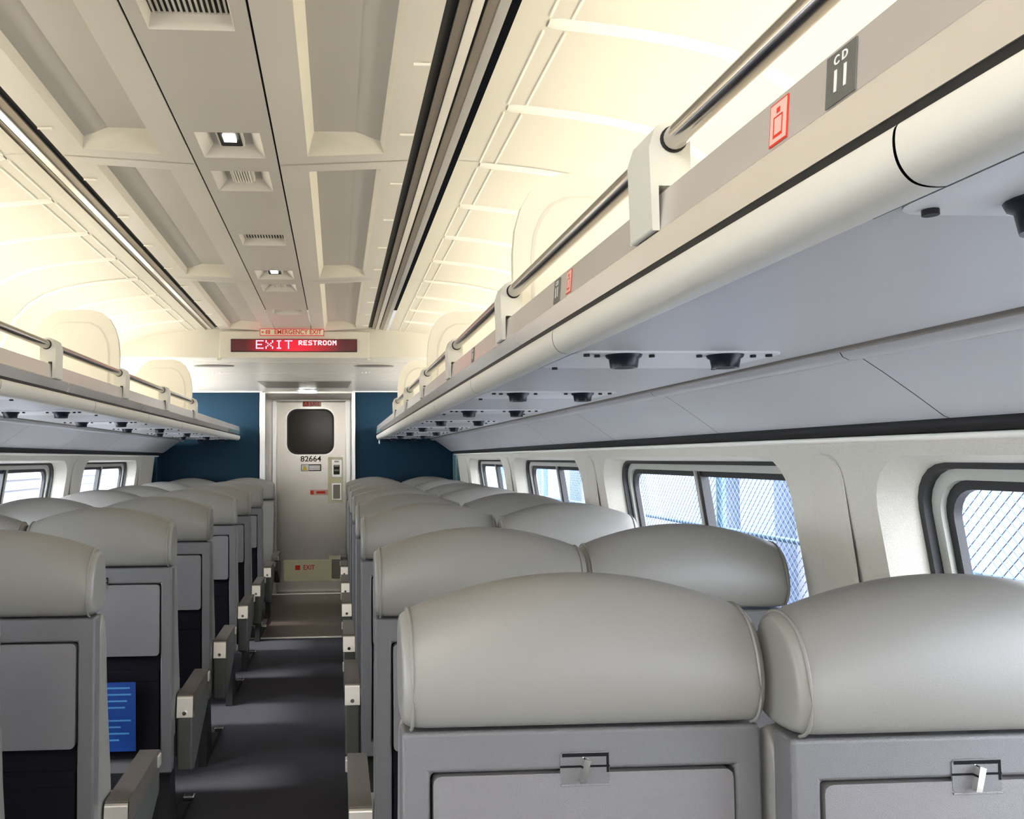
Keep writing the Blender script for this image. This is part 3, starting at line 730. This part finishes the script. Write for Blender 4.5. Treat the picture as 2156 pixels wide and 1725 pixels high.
t, w, h = sticker_on_door('exit_sticker', dx(637), dx(676), dz(856), dz(844), M['sticker_pink'], 'small red EXIT sticker at the top of the steel door', 'sticker')
text('EXIT', 0.062, (0.035, -0.001, 0), FACE_CAM, M['orange'], parent=t, bold=0.001, sx=0.85)
q = MB(); q.box(-w + 0.008, -w + 0.07, -0.002, 0, -h + 0.008, h - 0.008); q.build('running_figure_panel', M['orange'], t)
q = MB(); q.tube([(-w + 0.02, -0.003, -0.015), (-w + 0.035, -0.003, 0.005), (-w + 0.045, -0.003, 0.018)], 0.004, 6); q.tube([(-w + 0.035, -0.003, 0.005), (-w + 0.055, -0.003, -0.012)], 0.004, 6); q.build('running_figure', M['sticker'], t)
nb = text('82664', 0.088, ((dx(629) + dx(680)) / 2, 9.592, dz(966)), FACE_CAM, M['print'], name='car_number', bold=0.0012, extr=0.001, sx=1.08); tag(nb, 'black car number 82664 under the door window', 'number')
t, w, h = sticker_on_door('warning_sticker', dx(634), dx(676), dz(991), dz(977), M['print'], 'small yellow and grey warning sticker below the car number', 'sticker')
q = MB(); q.box(-w + 0.006, -w * 0.25, -0.001, 0, -h + 0.005, h - 0.005); q.build('white_field', M['white_print'], t)
q = MB(); q.prism([(-w + 0.018, -h + 0.012), (-w * 0.25 - 0.012, -h + 0.012), (-w * 0.62, h - 0.010)], -0.002, -0.001, 'y'); q.build('warning_triangle', M['yellow'], t)
q = MB()
for k in range(4): q.box(-w * 0.2, w - 0.012, -0.001, 0, h - 0.022 - k * 0.014, h - 0.014 - k * 0.014)
q.build('small_print', M['light_metal'], t)
t, w, h = sticker_on_door('door_lock_panel', dx(690), dx(721), dz(1057), dz(962), M['pale_yellow'], 'pale yellow edged panel with latch and lock boxes on the steel door', 'lock panel')
q = MB(); q.box(-w + 0.045, w - 0.01, -0.006, 0, 0.03, h - 0.03); q.build('latch_plate', M['light_metal'], t, bevel=0.002)
q = MB(); q.box(-0.02, 0.05, -0.012, -0.006, 0.06, h - 0.09); q.build('latch_slot', M['black'], t)
for k in range(3):
    q = MB(); q.box(-0.012, 0.042, -0.020, -0.012, 0.10 + k * 0.05, 0.118 + k * 0.05); q.build('latch_bar', M['steel_dark'], t)
q = MB(); q.box(-w + 0.045, w - 0.015, -0.008, 0, -h + 0.03, -0.04); q.build('lock_box', M['alu'], t, bevel=0.002)
q = MB(); q.box(-w + 0.06, w - 0.03, -0.012, -0.006, -h + 0.045, -0.055); q.build('lock_face', M['steel_dark'], t)
t, w, h = sticker_on_door('push_label', dx(653), dx(690), dz(1041), dz(1030), M['sticker_pink'], 'narrow pink label pointing at the door lock', 'label')
q = MB(); q.box(-w + 0.004, -w + 0.04, -0.001, 0, -h + 0.008, h - 0.008); q.build('label_mark', M['orange'], t)
q = MB(); q.box(-w * 0.3, w * 0.7, -0.001, 0, -h * 0.45, h * 0.45); q.build('label_text_bar', M['orange'], t)
t, w, h = sticker_on_door('kick_plate', dx(598), dx(692), dz(1218), dz(1175), M['pale_yellow'], 'pale yellow plate with red EXIT mark low on the steel door', 'plate')
text('EXIT', 0.075, (0.03, -0.001, 0.03), FACE_CAM, M['orange'], parent=t, bold=0.001, sx=0.85)
q = MB(); q.box(-0.125, -0.07, -0.002, 0, 0.005, 0.058); q.build('exit_symbol', M['orange'], t)
t, w, h = sticker_on_door('door_bottom_grille', dx(692), dx(722), dz(1219), dz(1167), M['pale_yellow'], 'dark grille in a pale frame at the lower right of the door', 'grille')
q = MB(); q.box(-w + 0.03, w - 0.01, -0.005, 0, -h + 0.03, h - 0.04); q.build('grille', M['steel_dark'], t)
# rear bulkhead behind the camera
q = MB(); q.box(C - 1.75, C + 1.75, Y0 - 0.05, Y0, 0, ZC(1.2)); tag(q.build('wall_back', M['cream']), kind='structure')
# teal post in the far right corner
for s, nn in ((1, 15), (-1, 16)):
    q = MB(); q.box(*sorted((C + s * 1.49, C + s * 1.60)), 8.37, 8.60, 0, ZC(0.05)); tag(q.build('trim_%d' % nn, M['tealpost'] if s > 0 else M['blue'], bevel=0.01), kind='structure')
# small end hook under the right rack
hk = MB(); hk.tube([(0.43, 8.45, ZC(0.19)), (0.43, 8.45, ZC(0.165)), (0.432, 8.45, ZC(0.15))], [0.006, 0.008, 0.004], 8); hk = hk.build('rack_hook', M['white_print']); tag(hk, 'tiny white hook hanging under the far end of the right rack', 'hook')

# ------------------------------------------------------------------ seats
HW = 0.272
HP = [(0.004, 1.122), (-0.018, 1.130), (-0.030, 1.165), (-0.031, 1.21), (-0.022, 1.262), (-0.004, 1.312), (0.022, 1.338), (0.055, 1.345), (0.085, 1.334), (0.108, 1.295), (0.118, 1.23), (0.120, 1.13), (0.06, 1.118)]
def loft(prof, us, drop, kfun, zlo, zhi, mtl, name, parent, sub=1, hw=HW):
    cy = sum(p[0] for p in prof) / len(prof); cz = sum(p[1] for p in prof) / len(prof)
    q = MB(); vs = []; n = len(prof)
    for u in us:
        t = abs(u) / hw; k = kfun(t)
        for (y, z) in prof:
            w = max(0, min(1, (z - zlo) / (zhi - zlo)))
            zz = z - w * drop * t * t
            vs.append((u, cy + (y - cy) * (1 - k), cz + (zz - cz) * (1 - k * 0.55)))
    m = len(us)
    fs = [(i * n + j, i * n + (j + 1) % n, (i + 1) * n + (j + 1) % n, (i + 1) * n + j) for i in range(m - 1) for j in range(n)]
    q.add(vs, fs, 0, True); q.add(vs[:n], [list(range(n))], 0, True); q.add(vs[-n:], [list(range(n))[::-1]], 0, True)
    import bmesh
    me_o = q.build(name, mtl, parent, subsurf=sub)
    bm = bmesh.new(); bm.from_mesh(me_o.data); bmesh.ops.remove_doubles(bm, verts=bm.verts[:], dist=1e-5); bmesh.ops.recalc_face_normals(bm, faces=bm.faces[:]); bm.to_mesh(me_o.data); bm.free()
    return me_o, vs, n
US = [-1, -0.992, -0.96, -0.9, -0.75, -0.5, -0.25, 0, 0.25, 0.5, 0.75, 0.9, 0.96, 0.992, 1]
def kf(t): return 0.30 if t > 0.995 else (0.13 if t > 0.985 else (0.035 if t > 0.95 else 0.0))
def make_seat(side):
    # side: +1 = aisle is on the seat's -x side (right-hand seats), -1 = aisle on +x, 0 = window seat
    t = empty('train_seat')
    hr, vs, n = loft(HP, [u * HW for u in US], 0.06, kf, 1.15, 1.34, M['leather'], 'headrest', t, 2)
    for sgn in (-1, 1):
        u = sgn * 0.945 * HW
        pts = []
        for (y, z) in HP[0:10]:
            w = max(0, min(1, (z - 1.15) / 0.19)); zz = z - w * 0.06 * 0.945 ** 2
            cy, cz = 0.045, 1.23; L = math.hypot(y - cy, zz - cz); pts.append((u, y + (y - cy) / L * 0.0005, zz + (zz - cz) / L * 0.0005))
        q = MB(); q.tube(pts, 0.0032, 6); q.build('piping', M['piping'], hr, subsurf=1)
    BP = [(0.045, 1.125), (0.118, 1.125), (0.122, 1.0), (0.145, 0.85), (0.185, 0.68), (0.20, 0.55), (0.17, 0.46), (0.06, 0.44), (0.045, 0.6), (0.045, 0.9)]
    loft(BP, [u * (HW - 0.002) for u in US], 0.0, lambda t: kf(t) * 0.6, 1.3, 1.4, M['leather'], 'back_cushion', t, 1)
    CP = [(0.10, 0.36), (0.10, 0.47), (0.30, 0.475), (0.52, 0.485), (0.60, 0.47), (0.62, 0.42), (0.60, 0.36), (0.3, 0.345)]
    loft(CP, [u * (HW - 0.005) for u in US], 0.0, lambda t: kf(t) * 0.5, 1.3, 1.4, M['leather'], 'seat_cushion', t, 1)
    # rear shell frame with openings for tray and pocket
    xs = [-0.271, -0.229, 0.229, 0.271]; zs = [0.36, 0.42, 1.058, 1.118]
    def fm(u, v, d):
        k = 1 + 0.008 * (1.118 - v) / 0.75
        return (u * k, d + 0.02 * max(0, 0.75 - v), v)
    q = MB(); q.grid(xs, zs, lambda i, j: not (i == 1 and j == 1), fm, 0.0, 0.055); q.build('back_shell', M['shell'], t, bevel=0.007, seg=3)
    q = MB(); q.box(-0.24, 0.24, 0.035, 0.045, 0.40, 1.07); q.build('shell_backing', M['shadow_gap'], t)
    # tray with latch recess
    q = MB()
    tx = 0.2255
    out = rrect(-tx, tx, 0.792, 1.0545, 0.012, 3)
    q.prism(out, -0.001, 0.022, 'y')
    tr = q.build('tray_table', M['tray'], t, bevel=0.0025)
    # latch recess plate spanning tray and shell
    q = MB(); q.prism(rrect(-0.037, 0.037, 1.038, 1.085, 0.006, 3), -0.0015, 0.001, 'y'); q.build('latch_recess', M['shell'], t, bevel=0.001)
    q = MB(); q.box(-0.034, 0.034, -0.0022, 0, 1.078, 1.083); q.box(0.0325, 0.036, -0.0022, 0, 1.055, 1.083); q.box(-0.037, 0.037, -0.0022, 0, 1.0625, 1.0655); q.build('recess_shadow', M['shadow_gap'], t)
    q = MB(); q.box(-0.037, 0.037, -0.0028, 0, 1.0355, 1.039); q.build('recess_lip', M['tray'], t, bevel=0.001)
    q = MB(); q.prism([(-0.011, 1.043), (-0.002, 1.043), (0.006, 1.075), (-0.003, 1.078)], -0.013, -0.002, 'y'); q.build('latch', M['chrome'], t, bevel=0.002)
    # pocket
    q = MB(); q.prism([(0.034, 0.42), (0.034, 0.79), (0.026, 0.79), (0.006, 0.70), (0.0, 0.42)], -0.226, 0.226, 'x'); q.build('pocket', M['pocket'], t)
    q = MB(); q.box(-0.226, 0.226, 0.004, 0.02, 0.695, 0.735); q.build('pocket_band', M['pocket'], t, bevel=0.004)
    if side != 0:
        s = -side   # direction of the aisle in local x
        x0, x1 = s * 0.276, s * 0.336; D = 0.09
        q = MB(); q.prism([(D + 0.012, 0.545), (D + 0.012, 0.622), (D + 0.40, 0.622), (D + 0.43, 0.605), (D + 0.43, 0.575), (D + 0.30, 0.57)], min(x0, x1), max(x0, x1), 'x'); ap = q.build('armrest_pad', M['arm_pad'], t, bevel=0.006)
        q = MB(); q.prism([(D - 0.006, 0.535), (D + 0.004, 0.612), (D + 0.022, 0.618), (D + 0.022, 0.535)], min(x0, x1), max(x0, x1), 'x'); ac = q.build('armrest_cap', M['metal_cap'], t, bevel=0.004)
        xm = (x0 + x1) / 2
        q = MB(); q.tube([(xm, D - 0.012, 0.556), (xm, D, 0.556)], 0.008, 12); q.build('button', M['chrome'], ac)
        q = MB(); pr = [(D, 0.535), (D, 0.34), (D + 0.06, 0.32), (D + 0.40, 0.48), (D + 0.425, 0.565), (D + 0.30, 0.575)]
        n = len(pr)
        A = [(s * 0.276, a, b) for a, b in pr]; B = [(s * 0.334, a, b) for a, b in pr]
        q.add(A + B, [list(range(n)), list(range(n, 2 * n))] + [(k, (k + 1) % n, n + (k + 1) % n, n + k) for k in range(n)])
        q.build('armrest_panel', M['arm_panel'], t, bevel=0.008)
        q = MB(); q.box(min(s * 0.330, s * 0.342), max(s * 0.330, s * 0.342), D + 0.37, D + 0.405, 0.575, 0.612); q.build('hinge', M['metal_cap'], ap, bevel=0.003)
        # pedestal leg and chromed foot
        xl = s * 0.20
        q = MB(); q.prism([(0.16, 0.34), (0.24, 0.34), (0.30, 0.03), (0.55, 0.03), (0.66, 0.0), (0.12, 0.0)], min(xl, xl + s * 0.04), max(xl, xl + s * 0.04), 'x'); lg = q.build('leg', M['black'], t, bevel=0.006)
        q = MB(); q.box(min(xl, xl + s * 0.05), max(xl, xl + s * 0.05), 0.655, 0.70, 0.0, 0.022); q.build('foot', M['chrome'], lg, bevel=0.006)
    else:
        q = MB(); q.prism([(0.16, 0.34), (0.24, 0.34), (0.30, 0.03), (0.62, 0.0), (0.12, 0.0)], -0.02, 0.02, 'x'); q.build('leg', M['black'], t, bevel=0.006)
    return t
protoR = make_seat(1); protoL = make_seat(-1); protoW = make_seat(0)
used = set()
def place(proto, x, y, rz, label, group):
    if proto.name not in used: used.add(proto.name); t = proto
    else: t = copy_tree(proto)
    t.location = (x, y, 0); t.rotation_euler = (0, 0, rz); tag(t, label, 'seat', group); return t
RY = [1.24, 2.11, 3.30, 4.22, 5.18, 6.05, 6.97]
RWY = [1.168, 2.15, 3.24, 4.20, 5.17, 6.05, 6.97]
LY = [1.49, 2.19, 3.19, 4.14, 5.16, 6.0, 6.97]
LWY = [1.47, 2.17, 3.18, 4.12, 5.15, 6.02, 6.97]
names = ['in the nearest row', 'in the second row', 'in the third row', 'in the fourth row', 'in the fifth row', 'in the sixth row', 'in the seventh row']
for i in range(7):
    place(protoR, 0.365, RY[i], 0, 'grey leather aisle seat %s right of the aisle, back to camera' % names[i], 'forward facing seats')
    place(protoW, 0.914, RWY[i], 0, 'grey leather window seat %s by the right wall, back to camera' % names[i], 'forward facing seats')
    place(protoL, -0.889, LY[i], 0, 'grey leather aisle seat %s left of the aisle, back to camera' % names[i], 'forward facing seats')
    place(protoW, -1.437, LWY[i], 0, 'grey leather window seat %s by the left wall, back to camera' % names[i], 'forward facing seats')
place(protoL, 0.365, 8.38, PI, 'grey leather aisle seat turned to face the camera, right of the end doorway', 'rear facing end seats')
place(protoW, 0.914, 8.38, PI, 'grey leather seat turned to face the camera at the far right corner', 'rear facing end seats')
place(protoR, -0.889, 8.38, PI, 'grey leather aisle seat turned to face the camera, left of the end doorway', 'rear facing end seats')
place(protoW, -1.437, 8.38, PI, 'grey leather seat turned to face the camera at the far left corner', 'rear facing end seats')
# safety card in the pocket of the third-row left aisle seat
cd = empty('safety_card', (-0.80, LY[2] - 0.010, 0.45))
cd.rotation_euler = (math.radians(4), 0, 0)
q = MB(); q.box(-0.095, 0.058, 0, 0.002, 0, 0.255); q.build('card', M['blue_card'], cd)
q = MB()
for k in range(9):
    z = 0.235 - k * 0.024; a = -0.085 + random.random() * 0.02; b = 0.045 - random.random() * 0.05
    if k in (4,): continue
    q.box(a, b, -0.001, 0, z - 0.004, z + 0.002)
q.build('card_lines', M['card_print'], cd)
tag(cd, 'blue safety card in the dark pocket of the third-row left aisle seat', 'card')

# ------------------------------------------------------------------ outside
g = MB(); g.box(-30, 30, -25, 45, -1.3, -1.25); tag(g.build('ground', M['snow']), kind='structure')
# right: chain-link fence, posts, pale building
fn = empty('chain_link_fence', (2.75, 0, -1.25))
q = MB(); step = 0.056; z0, z1 = 1.5, 3.6
y = -3.0; hgt = z1 - z0
r = 0.0022
def wire(q, ya, za, yb, zb, xo):
    d = Vector((0, yb - ya, zb - za)).normalized(); nrm = Vector((0, -d.z, d.y)) * r
    A = Vector((xo, ya, za)); B = Vector((xo, yb, zb))
    q.add([A + nrm, A - nrm, A + Vector((-r * 1.6, 0, 0)), B + nrm, B - nrm, B + Vector((-r * 1.6, 0, 0))], [(0, 1, 4, 3), (1, 2, 5, 4), (2, 0, 3, 5)])
while y < 17:
    wire(q, y, z0, y + hgt * 1.0, z1, 0); wire(q, y, z1, y + hgt * 1.0, z0, 0.003); y += step
q.build('wire_mesh', M['fence'], fn, fixn=False)
for yy in (0.7, 3.15, 5.9, 8.4, 11.0, 14.0):
    q = MB(); q.tube([(0.03, yy, 0), (0.03, yy, 3.7)], 0.035, 10); q.build('post', M['fence_post'], fn)
for zz in (1.55, 2.25, 3.6):
    q = MB(); q.tube([(0.03, -1.5, zz), (0.03, 18, zz)], 0.018, 8); q.build('rail', M['fence_post'], fn)
tag(fn, 'blue chain-link fence with pale blue posts outside the right windows', 'fence')
bd = MB(); bd.box(5.2, 5.6, 5.4, 30, -1.25, 6.5); bd = bd.build('station_building', M['bright_wall'])
tag(bd, 'pale station building beyond the fence outside the right windows', 'building')
for yy in (7.6, 9.2, 10.5, 14, 17.5, 21):
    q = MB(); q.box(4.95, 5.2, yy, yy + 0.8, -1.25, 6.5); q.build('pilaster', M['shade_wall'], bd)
# left: platform with pipes, red boards
pl = MB(); pl.box(-9.0, -8.6, 12, 34, -1.25, 4.0); pl = pl.build('platform_wall', M['bright_wall']); tag(pl, 'bright white platform wall outside the left windows', 'wall')
for zz in (0.75, 1.02):
    q = MB(); q.box(-8.6, -8.5, 12, 34, zz, zz + 0.05); q.build('ledge', M['pipe'], pl)
for k, yy in enumerate((17.0, 19.2, 22.0, 24.6)):
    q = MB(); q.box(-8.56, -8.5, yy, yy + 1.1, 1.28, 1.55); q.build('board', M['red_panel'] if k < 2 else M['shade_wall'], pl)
sg2 = MB(); sg2.box(-4.6, -4.56, 11.45, 11.8, 1.30, 1.42); sg2.tube([(-4.6, 11.3, 1.5), (-4.6, 11.6, 1.4)], 0.02, 6); sg2.tube([(-4.6, 11.2, 1.52), (-4.6, 11.2, -1.25)], 0.03, 8); sg2 = sg2.build('signal_flag', M['red_panel']); tag(sg2, 'small red marker seen through the left window', 'marker')
ps = MB(); ps.tube([(-3.4, 8.1, -1.25), (-3.4, 8.1, 2.2)], 0.03, 8); ps = ps.build('marker_post', M['red_panel']); tag(ps, 'thin red post outside, beside the left window mullion', 'post')

# ------------------------------------------------------------------ light
w = bpy.data.worlds.new('World'); scene.world = w; w.use_nodes = True
bg = w.node_tree.nodes['Background']; bg.inputs['Color'].default_value = (0.91, 0.94, 1.0, 1); bg.inputs['Strength'].default_value = 9.0
def area(name, loc, rot, sx, sy, e, col):
    l = bpy.data.lights.new(name, 'AREA'); l.shape = 'RECTANGLE'; l.size = sx; l.size_y = sy; l.energy = e; l.color = col
    o = bpy.data.objects.new(name, l); COL.objects.link(o); o.location = loc; o.rotation_euler = rot; return o
for y_ in (-2.4, -0.6):  # fill lights added behind the camera to brighten the seat backs, no real fixtures
    area('rear_fill', (C, y_, ZC(0.93)), (math.radians(18 if y_ > -1 else 30), 0, 0), 0.7, 1.2, 24, (1.0, 0.96, 0.90))
sun = bpy.data.lights.new('sun', 'SUN'); sun.energy = 3.0; sun.angle = 0.1; sun.color = (1, 0.97, 0.92)
so = bpy.data.objects.new('sun', sun); COL.objects.link(so); so.rotation_euler = (math.radians(50), 0, math.radians(-70))

# ------------------------------------------------------------------ camera
f = 1750.0
cam = bpy.data.cameras.new('cam'); co = bpy.data.objects.new('camera', cam); COL.objects.link(co)
cam.sensor_fit = 'HORIZONTAL'; cam.sensor_width = 36; cam.lens = f / 2156 * 36
cam.shift_x = (1078 - 815) / 2156; cam.clip_start = 0.02; cam.clip_end = 200
yaw = math.atan(106 / f); pitch = math.atan(103.5 / f)
R = Matrix.Rotation(-yaw, 3, 'Z') @ Matrix.Rotation(PI / 2 + pitch, 3, 'X') @ Matrix.Rotation(-0.006, 3, 'Z')
co.rotation_euler = R.to_euler(); co.location = (0, 0, H)
scene.camera = co

scene.view_settings.view_transform = 'Standard'
scene.view_settings.look = 'None'
scene.view_settings.exposure = 1.25
scene.cycles.use_denoising = True
scene.cycles.max_bounces = 10
scene.cycles.transparent_max_bounces = 12
scene.cycles.sample_clamp_indirect = 8
